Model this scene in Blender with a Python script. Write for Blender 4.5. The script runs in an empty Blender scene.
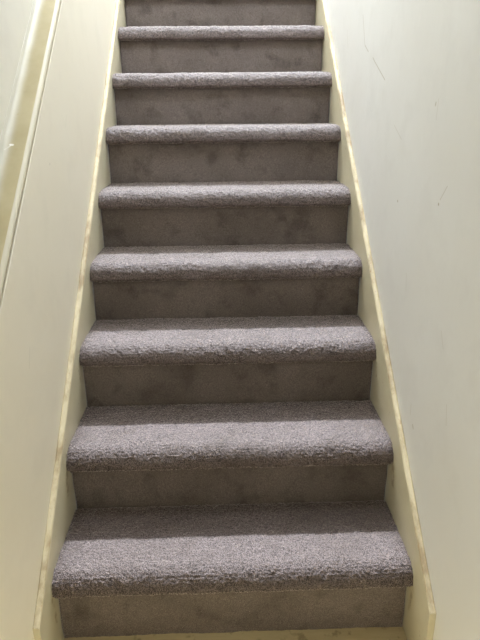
import bpy, math
import numpy as np
from mathutils import Matrix, Vector
D = bpy.data
sc = bpy.context.scene
COL = sc.collection
rng = np.random.default_rng(7)

# ------------------------------------------------------------------ helpers
def link(name, verts, faces, mats, parent=None, smooth=True, mat_idx=None):
    me = D.meshes.new(name)
    me.from_pydata([tuple(v) for v in verts], [], [tuple(f) for f in faces])
    for m in (mats if isinstance(mats, (list, tuple)) else [mats]):
        me.materials.append(m)
    if mat_idx is not None:
        me.polygons.foreach_set('material_index', np.asarray(mat_idx, dtype=np.int32))
    me.polygons.foreach_set('use_smooth', [smooth] * len(me.polygons))
    me.update()
    o = D.objects.new(name, me)
    COL.objects.link(o)
    if parent:
        o.parent = parent
    return o

def tag(o, label=None, cat=None, group=None, kind=None):
    if label: o['label'] = label
    if cat: o['category'] = cat
    if group: o['group'] = group
    if kind: o['kind'] = kind
    return o

def box(name, a, b, mat, parent=None, kind='structure'):
    (x0, y0, z0), (x1, y1, z1) = a, b
    v = [(x0,y0,z0),(x1,y0,z0),(x1,y1,z0),(x0,y1,z0),(x0,y0,z1),(x1,y0,z1),(x1,y1,z1),(x0,y1,z1)]
    f = [(0,3,2,1),(4,5,6,7),(0,1,5,4),(1,2,6,5),(2,3,7,6),(3,0,4,7)]
    o = link(name, v, f, mat, parent, smooth=False)
    if kind: o['kind'] = kind
    return o

def sweep(prof, xs, close=True):
    """profile (n,2) of y,z swept along x; returns displaced-ready grid (n,m,3)"""
    n, m = len(prof), len(xs)
    g = np.zeros((n, m, 3))
    g[:, :, 0] = xs[None, :]
    g[:, :, 1] = prof[:, 0][:, None]
    g[:, :, 2] = prof[:, 1][:, None]
    return g

def grid_faces(n, m, closed):
    i = np.arange(n if closed else n - 1)[:, None]
    j = np.arange(m - 1)[None, :]
    i2 = (i + 1) % n
    a = i * m + j; b = i * m + j + 1; c = i2 * m + j + 1; d = i2 * m + j
    return np.stack([a, b, c, d], -1).reshape(-1, 4).tolist()

def resample(pts, ds):
    pts = np.array(pts, float)
    L = np.concatenate([[0], np.cumsum(np.linalg.norm(np.diff(pts, axis=0), axis=1))])
    k = max(2, int(round(L[-1] / ds)) + 1)
    s = np.linspace(0, L[-1], k)
    return np.stack([np.interp(s, L, pts[:, 0]), np.interp(s, L, pts[:, 1])], 1)

def smooth2(a, k):
    for _ in range(k):
        a = (a + np.roll(a, 1, 0) + np.roll(a, -1, 0) + np.roll(a, 1, 1) + np.roll(a, -1, 1)) / 5
    return a

# ------------------------------------------------------------------ node helpers
class NT:
    def __init__(self, name):
        self.m = D.materials.new(name); self.m.use_nodes = True
        self.t = self.m.node_tree; self.t.nodes.clear()
        self.out = self.n('ShaderNodeOutputMaterial')
        self.b = self.n('ShaderNodeBsdfPrincipled')
        self.l(self.b.outputs[0], self.out.inputs[0])
        self.co = self.n('ShaderNodeTexCoord').outputs['Object']
    def n(self, t, **kw):
        x = self.t.nodes.new(t)
        for k, v in kw.items(): setattr(x, k, v)
        return x
    def l(self, a, b): self.t.links.new(a, b)
    def math(self, op, a, b=None, clamp=False):
        x = self.n('ShaderNodeMath', operation=op, use_clamp=clamp)
        for i, v in enumerate((a, b)):
            if v is None: continue
            if hasattr(v, 'node'): self.l(v, x.inputs[i])
            else: x.inputs[i].default_value = v
        return x.outputs[0]
    def vmath(self, op, a, b=None, out=0):
        x = self.n('ShaderNodeVectorMath', operation=op)
        for i, v in enumerate((a, b)):
            if v is None: continue
            if hasattr(v, 'node'): self.l(v, x.inputs[i])
            else: x.inputs[i].default_value = v
        return x.outputs[out]
    def noise(self, scale, detail=3, rough=.5, vec=None, stretch=None):
        vec = vec or self.co
        if stretch:
            mp = self.n('ShaderNodeMapping'); mp.inputs['Scale'].default_value = stretch
            self.l(vec, mp.inputs[0]); vec = mp.outputs[0]
        x = self.n('ShaderNodeTexNoise'); x.inputs['Scale'].default_value = scale
        x.inputs['Detail'].default_value = detail; x.inputs['Roughness'].default_value = rough
        self.l(vec, x.inputs['Vector']); return x.outputs[0]
    def ramp(self, fac, stops):
        x = self.n('ShaderNodeValToRGB'); e = x.color_ramp.elements
        while len(e) < len(stops): e.new(.5)
        for el, (p, c) in zip(e, stops):
            el.position = p
            el.color = (c, c, c, 1) if not hasattr(c, '__len__') else (*c, 1)
        self.l(fac, x.inputs[0]); return x.outputs[0]
    def mix(self, fac, a, b, mode='MIX'):
        x = self.n('ShaderNodeMix', data_type='RGBA', blend_type=mode)
        for s, v in ((0, fac), (6, a), (7, b)):
            if hasattr(v, 'node'): self.l(v, x.inputs[s])
            else: x.inputs[s].default_value = v if s == 0 else (*v, 1)
        return x.outputs[2]
    def base(self, c):
        if hasattr(c, 'node'): self.l(c, self.b.inputs['Base Color'])
        else: self.b.inputs['Base Color'].default_value = (*c, 1)
    def rough(self, r): self.b.inputs['Roughness'].default_value = r
    def spec(self, r): self.b.inputs['Specular IOR Level'].default_value = r
    def bump(self, h, strength, dist):
        x = self.n('ShaderNodeBump'); x.inputs['Strength'].default_value = strength
        x.inputs['Distance'].default_value = dist
        self.l(h, x.inputs['Height']); self.l(x.outputs[0], self.b.inputs['Normal'])
    def segment(self, a, b, w):
        """1 on a stroke from a to b (object coords) of half-width w, 0 away from it"""
        a = Vector(a); b = Vector(b); ab = b - a
        pa = self.vmath('SUBTRACT', self.co, a)
        if ab.length < 1e-6:
            d = self.vmath('LENGTH', pa, out=1)
        else:
            h = self.math('MULTIPLY', self.vmath('DOT_PRODUCT', pa, ab, 1), 1 / ab.length_squared, clamp=True)
            sx = self.n('ShaderNodeVectorMath', operation='SCALE')
            sx.inputs[0].default_value = ab; self.l(h, sx.inputs['Scale'])
            d = self.vmath('LENGTH', self.vmath('SUBTRACT', pa, sx.outputs[0]), out=1)
        mr = self.n('ShaderNodeMapRange'); mr.interpolation_type = 'SMOOTHSTEP'
        mr.inputs['From Min'].default_value = w * 1.3; mr.inputs['From Max'].default_value = w * .4
        self.l(d, mr.inputs['Value'])
        return mr.outputs[0]

# ------------------------------------------------------------------ materials
def carpet_mat(name, light, dark, blotch):
    k = NT(name)
    sp = k.noise(430, 1, .6)
    sp2 = k.noise(190, 1, .6)
    bl = k.noise(13, 3, .6)
    wear = k.noise(4.5, 2, .5)
    c = k.mix(k.ramp(sp, [(.39, 0), (.61, 1)]), dark, light)
    c = k.mix(k.ramp(sp2, [(.3, .22), (.6, 0)]), c, tuple(x * .55 for x in dark))
    c = k.mix(k.ramp(bl, [(.30, .75), (.47, 0)]), c, blotch, 'MULTIPLY')
    c = k.mix(k.ramp(wear, [(.35, .45), (.62, 0)]), c, blotch, 'MULTIPLY')
    k.base(c); k.rough(.62); k.spec(.5)
    k.b.inputs['Sheen Weight'].default_value = .85
    k.b.inputs['Sheen Tint'].default_value = (1, .89, .84, 1)
    k.b.inputs['Sheen Roughness'].default_value = .25
    h = k.math('ADD', k.math('MULTIPLY', sp, .8), k.math('MULTIPLY', sp2, .25))
    k.bump(h, .8, .0035)
    return k.m

M_TREAD = carpet_mat('carpet_pile', (.268, .211, .203), (.033, .022, .018), (.72, .68, .62))
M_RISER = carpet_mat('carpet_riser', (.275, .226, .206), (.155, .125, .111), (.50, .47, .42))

def wall_mat(name, col, tint, marks, scratchy):
    k = NT(name)
    big = k.noise(2.2, 3, .5)
    med = k.noise(9, 4, .6)
    c = k.mix(k.ramp(big, [(.35, 0), (.68, 1)]), col, tint)
    c = k.mix(k.ramp(med, [(.32, .35), (.5, 0)]), c, tuple(x * .93 for x in tint))
    # faint scuffs running up and down the plaster
    sc1 = k.noise(6, 5, .65, stretch=(1, 2.2, 1))
    c = k.mix(k.ramp(sc1, [(.64, 0), (.74, scratchy)]), c, tuple(min(1, x * 1.08) for x in col))
    h = k.math('ADD', k.math('MULTIPLY', big, .5), k.math('MULTIPLY', sc1, .12))
    for a, b, w, dc, amt in marks:
        s = k.segment(a, b, w)
        c = k.mix(k.math('MULTIPLY', s, amt), c, dc)
        h = k.math('SUBTRACT', h, k.math('MULTIPLY', s, .06))
    k.base(c); k.rough(.55); k.spec(.35)
    k.bump(h, .35, .02)
    return k.m

XW = .427          # wall plane
DK = (.42, .36, .27); GR = (.50, .47, .40)
def R_(y, z): return (XW, y, z)
right_marks = [
    (R_(.899,1.434), R_(.849,1.347), .0016, GR, .8), (R_(.849,1.347), R_(.80,1.325), .0016, GR, .8),
    (R_(.74,1.305), R_(.713,1.292), .0018, GR, .75), (R_(.713,1.292), R_(.593,1.241), .0018, GR, .75),
    (R_(1.13,1.42), R_(1.10,1.36), .0014, GR, .5),
    (R_(.388,.954), R_(.388,.954), .0035, DK, .8), (R_(.111,.990), R_(.111,.990), .0035, DK, .85),
    (R_(.105,1.0), R_(.075,1.03), .0016, GR, .5),
    (R_(.188,1.178), R_(.186,1.182), .003, GR, .8), (R_(.175,1.15), R_(.172,1.19), .0014, GR, .35),
    (R_(.121,.474), R_(.116,.468), .003, GR, .75), (R_(.146,.515), R_(.143,.49), .0014, GR, .5),
    (R_(.47,1.13), R_(.40,1.10), .0012, GR, .4), (R_(-.05,.62), R_(-.06,.58), .0014, GR, .4),
    (R_(.27,.80), R_(.26,.76), .0014, GR, .35), (R_(.02,.75), R_(.00,.72), .0016, GR, .3),
]
def L_(y, z): return (-XW, y, z)
left_marks = [
    (L_(.41,1.05), L_(.412,1.052), .0025, GR, .6), (L_(.62,1.16), L_(.60,1.13), .0012, GR, .35),
    (L_(.10,.70), L_(.08,.66), .0014, GR, .3),
]
M_WALLU = wall_mat('wall_paint_greyed', (.76, .735, .665), (.72, .69, .615), [], .12)
M_WALLR = wall_mat('wall_paint_offwhite', (.82, .825, .82), (.79, .79, .775), right_marks, .22)
M_WALLL = wall_mat('wall_paint_cream', (.86, .81, .69), (.845, .79, .66), left_marks, .12)

def plain_mat(name, col, rough=.6):
    k = NT(name)
    n = k.noise(6, 3)
    k.base(k.mix(n, tuple(c * .95 for c in col), tuple(min(1, c * 1.04) for c in col)))
    k.rough(rough); k.spec(.3)
    return k.m
M_PLASTER = plain_mat('plaster_white', (.84, .835, .80))

def string_mat():
    k = NT('string_paint')
    n = k.noise(7, 4, .6)
    c = k.mix(k.ramp(n, [(.35, 0), (.65, 1)]), (.68, .63, .47), (.62, .565, .405))
    d = k.noise(34, 4, .7)
    c = k.mix(k.ramp(d, [(.66, 0), (.72, .7)]), c, (.38, .28, .16))
    smear = k.ramp(k.noise(55, 3, .6), [(.40, 0), (.58, .75)])
    for sx in (-.4125, .4125):
        for a, b, w_ in (((.186, .315), (.178, .270), .010), ((-.030, .130), (-.022, .060), .006), ((.406, .500), (.402, .470), .006)):
            c = k.mix(k.math('MULTIPLY', k.segment((sx, *a), (sx, *b), w_ * 1.3), smear), c, (.33, .25, .13))
    k.base(c); k.rough(.42); k.spec(.45); k.bump(d, .15, .004)
    return k.m
def string_top_mat():
    k = NT('string_worn_edge')
    n = k.noise(16, 5, .7, stretch=(1, .5, .5))
    c = k.mix(k.ramp(n, [(.36, 0), (.52, 1)]), (.34, .26, .15), (.55, .475, .31))
    d = k.noise(60, 3, .6)
    c = k.mix(k.ramp(d, [(.64, 0), (.72, .8)]), c, (.40, .28, .16))
    k.base(c); k.rough(.6); k.bump(n, .4, .006)
    return k.m
M_STR, M_STRTOP = string_mat(), string_top_mat()

def rail_mat():
    k = NT('rail_olive_cream_paint')
    n = k.noise(9, 4, .6)
    c = k.mix(k.ramp(n, [(.35, 0), (.65, 1)]), (.46, .395, .235), (.40, .335, .185))
    # the yellowed paint gives way to the greyer wall paint at the back of the ledge
    sx = k.n('ShaderNodeSeparateXYZ'); k.l(k.co, sx.inputs[0])
    mr = k.n('ShaderNodeMapRange'); mr.interpolation_type = 'SMOOTHSTEP'
    mr.inputs['From Min'].default_value = -.458; mr.inputs['From Max'].default_value = -.488
    k.l(k.math('ADD', sx.outputs[0], k.math('MULTIPLY', k.noise(14, 3), .012)), mr.inputs['Value'])
    c = k.mix(mr.outputs[0], c, (.60, .575, .50))
    d = k.noise(48, 2, .5)
    c = k.mix(k.ramp(d, [(.69, 0), (.73, .5)]), c, (.42, .33, .18))
    for a, b, w, f in (((-.470, .2925, 1.1045), (-.474, .2925, 1.1045), .0035, .9), ((-.474, .290, 1.1025), (-.483, .278, 1.096), .0022, .5)):
        c = k.mix(k.math('MULTIPLY', k.segment(a, b, w), f), c, (.93, .92, .88))
    k.base(c); k.rough(.38); k.spec(.5); k.bump(n, .12, .01)
    return k.m
M_RAIL = rail_mat()
M_RIM = plain_mat('rail_cream_bead', (.53, .485, .37), .4)

def floor_mat():
    k = NT('floor_worn_boards')
    n = k.noise(7, 5, .65, stretch=(.4, 3, 1))
    c = k.mix(k.ramp(n, [(.35, 0), (.65, 1)]), (.46, .36, .20), (.60, .50, .30))
    d = k.noise(40, 3, .6)
    c = k.mix(k.ramp(d, [(.58, 0), (.70, .6)]), c, (.22, .16, .09))
    k.base(c); k.rough(.6); k.bump(n, .2, .006)
    return k.m
M_FLOOR = floor_mat()

# ------------------------------------------------------------------ stair measurements
HW = .4105
ZF = -.02
Z  = [ZF, .1881, .3738, .5596, .7389, .9220, 1.1125, 1.2975, 1.4815, 1.667]
YB = [.0024, .2257, .4419, .6577, .8763, 1.0962, 1.315, 1.535, 1.757]
YN = [-.0321, .1845, .4102, .6303, .8471, 1.0661, 1.2852, 1.5051, 1.727]
NZ, LZ = .0216, .0556

stairs = D.objects.new('staircase', None); COL.objects.link(stairs)
stairs.location = (0, 0, 0)
tag(stairs, 'straight staircase covered in mauve grey carpet between cream painted string boards', 'staircase')

def tread_profile(i, ds):
    """step i (1-based): closed outline, y,z"""
    z, yn, yb, yr = Z[i], YN[i-1], (YB[i] if i < 9 else 3.0), YB[i-1]
    pts = [(yb + .002, z - .010), (yb - .002, z - .007), (yb - .008, z - .0015), (yb - .018, z), (yn + .09, z + .0005), (yn + .064, z)]
    for t in np.linspace(10, 90, 9):
        a = math.radians(t)
        pts.append((yn + .049 - .049 * math.sin(a), z - .047 + .0468 * math.cos(a)))
    pts += [(yn + .0030, z - LZ + .0045),
            (yn + .010, z - LZ), (yn + .018, z - LZ + .001), (yr - .001, z - LZ + .003)]
    top = resample(pts, ds)
    low = np.array([(yr + .004, z - LZ + .012), (yb + .004, z - LZ + .012), (yb + .004, z - .012)])
    return top, low

def carpet_tread(i):
    ds = .0027 if i <= 3 else (.0034 if i <= 6 else .004)
    if i == 9: ds = .006
    top, low = tread_profile(i, ds)
    m = int(2 * HW / ds) + 1
    xs = np.linspace(-HW - .001, HW + .0025, m)
    n = len(top)
    g = sweep(top, xs)
    tan = np.gradient(top, axis=0); tan /= np.linalg.norm(tan, axis=1)[:, None]
    nrm = np.stack([tan[:, 1], -tan[:, 0]], 1)
    if nrm[n // 4, 1] < 0: nrm = -nrm
    r1 = rng.standard_normal((n, m))
    r2 = smooth2(rng.standard_normal((n, m)), 14); r2 /= r2.std()
    r3 = smooth2(rng.standard_normal((n, m)), 120); r3 /= r3.std()
    s = np.arange(n) * ds
    rows = np.sin(2 * np.pi * s / .0085)[:, None] * .0004
    # the nosing is trodden: pile a little rougher there
    d = .0011 * r1 + .0004 * r2 + .0004 * r3 + rows
    fade = np.clip(np.minimum(np.arange(n), np.arange(n)[::-1]) / 6, 0, 1)[:, None]
    d = d * fade
    g[:, :, 1] += nrm[:, 0][:, None] * d
    g[:, :, 2] += nrm[:, 1][:, None] * d
    # cut ends of the carpet round over against the string boards
    ex = np.minimum(xs - xs[0], xs[-1] - xs)
    dip = np.exp(-(ex / .006) ** 2) * .0035
    g[:, :, 1] -= nrm[:, 0][:, None] * dip[None] * fade
    g[:, :, 2] -= nrm[:, 1][:, None] * dip[None] * fade
    lowg = sweep(low, xs)
    G = np.concatenate([g, lowg], 0)
    N = len(G)
    faces = grid_faces(N, m, True)
    faces.append([k * m for k in range(N)]); faces.append([k * m + m - 1 for k in range(N)][::-1])
    return link('tread', G.reshape(-1, 3), faces, M_TREAD, stairs)

def carpet_riser(i):
    """face between step i-1 and step i"""
    ds = .006
    y = YB[i-1]; z0 = Z[i-1] - .012; z1 = Z[i] - LZ + .004
    xs = np.linspace(-HW, HW, int(2 * HW / ds) + 1)
    zs = np.linspace(z0, z1, int((z1 - z0) / ds) + 1)
    n, m = len(zs), len(xs)
    g = np.zeros((n, m, 3)); g[:, :, 0] = xs; g[:, :, 2] = zs[:, None]
    r1 = rng.standard_normal((n, m)); r1 = smooth2(r1, 1); r1 /= r1.std()
    r3 = smooth2(rng.standard_normal((n, m)), 40); r3 /= r3.std()
    g[:, :, 1] = y - .0005 * r1 - .0009 * r3
    bk = g.copy(); bk[:, :, 1] = y + .012
    f = [tuple(q[::-1]) for q in grid_faces(n, m, False)]
    off = n * m
    fb = [tuple(k + off for k in q[::-1]) for q in f]
    edge = [j for j in range(m)] + [k * m + m - 1 for k in range(1, n)] + [(n - 1) * m + j for j in range(m - 2, -1, -1)] + [k * m for k in range(n - 2, 0, -1)]
    fe = [(edge[k], edge[(k + 1) % len(edge)], edge[(k + 1) % len(edge)] + off, edge[k] + off) for k in range(len(edge))]
    return link('riser', np.concatenate([g.reshape(-1, 3), bk.reshape(-1, 3)]), f + fb + fe, M_RISER, stairs)

for i in range(1, 10):
    carpet_riser(i)
    if i < 9: carpet_tread(i)

# ------------------------------------------------------------------ string boards (sloping side boards)
def string_board(side, z_at0, slope, y_end, label):
    ys = np.concatenate([np.arange(y_end, 2.05, .012)])
    xi, xo = side * .4125, side * (XW - .0005)
    V = []; n = len(ys)
    ridge = np.convolve(rng.standard_normal(n + 8), np.ones(5) / 5, 'same')[4:4 + n] * .0032
    for k, y in enumerate(ys):
        zt = z_at0 + slope * y
        zb = max(ZF, zt - .42)
        V += [(xi, y, zb), (xi, y, zt - .004 + ridge[k] * .3), (xi + side * .003, y, zt + ridge[k] * .6),
              (xo - side * .003 , y, zt + .0005 + ridge[k]), (xo, y, zt - .002), (xo, y, zb)]
    F = []; MI = []
    for k in range(n - 1):
        a = k * 6; b = a + 6
        for j in range(6):
            j2 = (j + 1) % 6
            q = (a + j, a + j2, b + j2, b + j)
            F.append(q if side < 0 else q[::-1])
            MI.append(1 if j in (1, 2, 3) else 0)
    e0 = tuple(range(6)); e1 = tuple((n - 1) * 6 + j for j in range(6))
    F += [e0[::-1] if side < 0 else e0, e1 if side < 0 else e1[::-1]]; MI += [0, 0]
    o = link('string_board', V, F, [M_STR, M_STRTOP], stairs, smooth=False, mat_idx=MI)
    o['label'] = label
    return o
string_board(-1, .250, .822, -.122, 'cream painted string board with worn top edge below the ledged wall')
string_board(1, .280, .815, -.135, 'cream painted string board with chipped top edge along the bare wall')

# ------------------------------------------------------------------ the ledge where the lower left wall steps back
YH = -2.6      # back of the hall
YE = 3.25      # far end of the landing
ZC = 3.6
XU = .4915     # plane of the upper left wall
def ledge_z(y): return .851 * min(max(y, -.55), 2.1)
LEDGE_Y = [YH] + list(np.linspace(-.55, 2.1, 90)) + [YE]
def ledge():
    prof = [(-.4335, .8342), (-.4325, .8370), (-.4315, .8395), (-.4310, .8420), (-.4313, .8450), (-.4322, .8490), (-.4345, .8520),
            (-.4380, .8540), (-.4410, .8548), (-.4450, .8545), (-.4600, .8542), (-.4720, .8550), (-.4810, .8570),
            (-.4865, .8605), (-.4890, .865), (-.4905, .8700), (-.4914, .8750), (-.495, .8750), (-.495, .8345)]
    n = len(prof); V = []
    wob = np.convolve(rng.standard_normal(100), np.ones(9) / 9, 'same')[4:96] * .0022
    for k, y in enumerate(LEDGE_Y):
        for x, c in prof:
            V.append((x, y, c + ledge_z(y) + (wob[k] if c > .838 else 0)))
    F = []; MI = []
    for k in range(len(LEDGE_Y) - 1):
        for j in range(n):
            j2 = (j + 1) % n
            F.append((k * n + j, (k + 1) * n + j, (k + 1) * n + j2, k * n + j2))
            MI.append(1 if j < 8 else 0)
    F += [tuple(range(n)), tuple((len(LEDGE_Y) - 1) * n + j for j in range(n))[::-1]]
    return link('trim_1', V, F, [M_RAIL, M_RIM, M_WALLL], mat_idx=MI + [0, 0])
tag(ledge(), 'sloping olive cream painted ledge along the wall above the stairs', kind='structure')
def lower_wall():
    V = []
    for y in LEDGE_Y:
        zt = .834 + ledge_z(y)
        V += [(-XW, y, ZF), (-XW, y, zt + .009), (-XW - .0012, y, zt + .009), (-XW - .0012, y, zt), (-XU - .1, y, zt), (-XU - .1, y, ZF)]
    F = []
    for k in range(len(LEDGE_Y) - 1):
        a = 6 * k
        for j in range(6):
            F.append((a + j, a + 6 + j, a + 6 + (j + 1) % 6, a + (j + 1) % 6))
    e = 6 * (len(LEDGE_Y) - 1)
    F += [tuple(range(6)), tuple(range(e + 5, e - 1, -1))]
    o = link('wall_left', V, F, M_WALLL, smooth=False); o['kind'] = 'structure'
lower_wall()

# ------------------------------------------------------------------ the shell
def upper_wall():
    V = []
    for y in LEDGE_Y:
        zb = .834 + ledge_z(y)
        V += [(-XU, y, zb), (-XU, y, ZC), (-XU - .1, y, ZC), (-XU - .1, y, zb)]
    F = []
    for k in range(len(LEDGE_Y) - 1):
        a = 4 * k
        for j in range(4):
            F.append((a + j, a + 4 + j, a + 4 + (j + 1) % 4, a + (j + 1) % 4))
    e = 4 * (len(LEDGE_Y) - 1)
    F += [(0, 1, 2, 3), (e + 3, e + 2, e + 1, e)]
    o = link('wall_upper', V, F, M_WALLU, smooth=False); o['kind'] = 'structure'
upper_wall()
box('wall_right', (XW, YH, ZF), (XW + .12, YE, ZC), M_WALLR)
box('floor', (-XU - .1, YH - .12, ZF - .1), (XW + .12, .012, ZF), M_FLOOR)
box('floor_landing', (-XW, YN[8], Z[9] - .055), (XW, YE, Z[9]), M_TREAD)
box('wall_end', (-XU - .1, YE, 1.4), (XW, YE + .1, ZC), M_PLASTER)
box('wall_hall', (-XU - .1, YH - .12, ZF), (XW + .12, YH, ZC), M_PLASTER)
SY0, SY1 = 1.3, 2.85
box('ceiling', (-XU - .1, -.05, ZC), (XW + .12, SY0, ZC + .1), M_PLASTER)
box('ceiling_sun_mask_left', (-XU - .1, SY0, ZC), (-.424, SY1, ZC + .1), M_PLASTER)  # unseen strip, added to keep the sun off the left ledge
box('ceiling_sun_mask_right', (.426, SY0, ZC), (XW + .12, SY1, ZC + .1), M_PLASTER)  # matching unseen strip, added to narrow the sunbeam on the right
box('ceiling_landing', (-XU - .1, SY1, ZC), (XW + .12, YE + .1, ZC + .1), M_PLASTER)

box('bounce_wall', (-XU - .1, -.05, 2.4), (XW + .12, .1, ZC), M_PLASTER)  # unseen wall, added to bounce skylight onto the upper risers
box('ceiling_hall', (-XU - .1, YH - .12, 2.4), (XW + .12, -.05, 2.5), M_PLASTER)
# ------------------------------------------------------------------ light: roof light over the landing, sun through it
w = D.worlds.new('sky'); sc.world = w; w.use_nodes = True
bg = w.node_tree.nodes['Background']
bg.inputs[0].default_value = (.86, .93, 1.0, 1); bg.inputs[1].default_value = 1.0

def area(name, loc, rot, sx, sy, power, col, spread=180):
    l = D.lights.new(name, 'AREA'); l.shape = 'RECTANGLE'; l.size = sx; l.size_y = sy
    l.energy = power; l.color = col; l.spread = math.radians(spread)
    o = D.objects.new(name, l); o.location = loc; o.rotation_euler = rot; COL.objects.link(o)
    return o
area('roof_light', (0, (SY0 + SY1) / 2, ZC + .05), (0, 0, 0), .84, SY1 - SY0, 57, (.88, .95, 1.04))
area('upper_fill_light', (0, .12, 2.95), (math.radians(62), 0, 0), .7, .8, 26, (.86, .95, 1.10))  # added fill, no window here: brightens the upper risers from the front
area('hall_fill_light', (0, -1.9, 2.35), (0, 0, 0), .5, .5, 4.4, (.95, 1, .96))  # added weak fill from behind the camera, no known fixture

s = D.lights.new('sun', 'SUN'); s.energy = 6.2; s.angle = math.radians(2.0); s.color = (.90, .97, 1.06)
so = D.objects.new('sun', s); COL.objects.link(so)
el = math.radians(59.7)
so.rotation_euler = Vector((0, -math.cos(el), -math.sin(el))).to_track_quat('-Z', 'Y').to_euler()
so.location = (0, 3, 6)

# ------------------------------------------------------------------ camera
def rot(rx, ry, rz):
    return Matrix.Rotation(rz, 3, 'Z') @ Matrix.Rotation(rx, 3, 'X') @ Matrix.Rotation(ry, 3, 'Z')
cam = D.cameras.new('camera'); co = D.objects.new('camera', cam); COL.objects.link(co)
cam.sensor_fit = 'VERTICAL'; cam.sensor_height = 24; cam.lens = 579.3 * 24 / 640
cam.clip_start = .02
co.matrix_world = Matrix.Translation((-.0098, -1.0549, 1.1811)) @ rot(1.2158, -.0090, -.0285).to_4x4()
sc.camera = co

sc.view_settings.view_transform = 'Standard'; sc.view_settings.look = 'None'
sc.view_settings.gamma = 1; sc.view_settings.use_curve_mapping = False
sc.view_settings.exposure = 0.16
sc.cycles.max_bounces = 16; sc.cycles.diffuse_bounces = 12
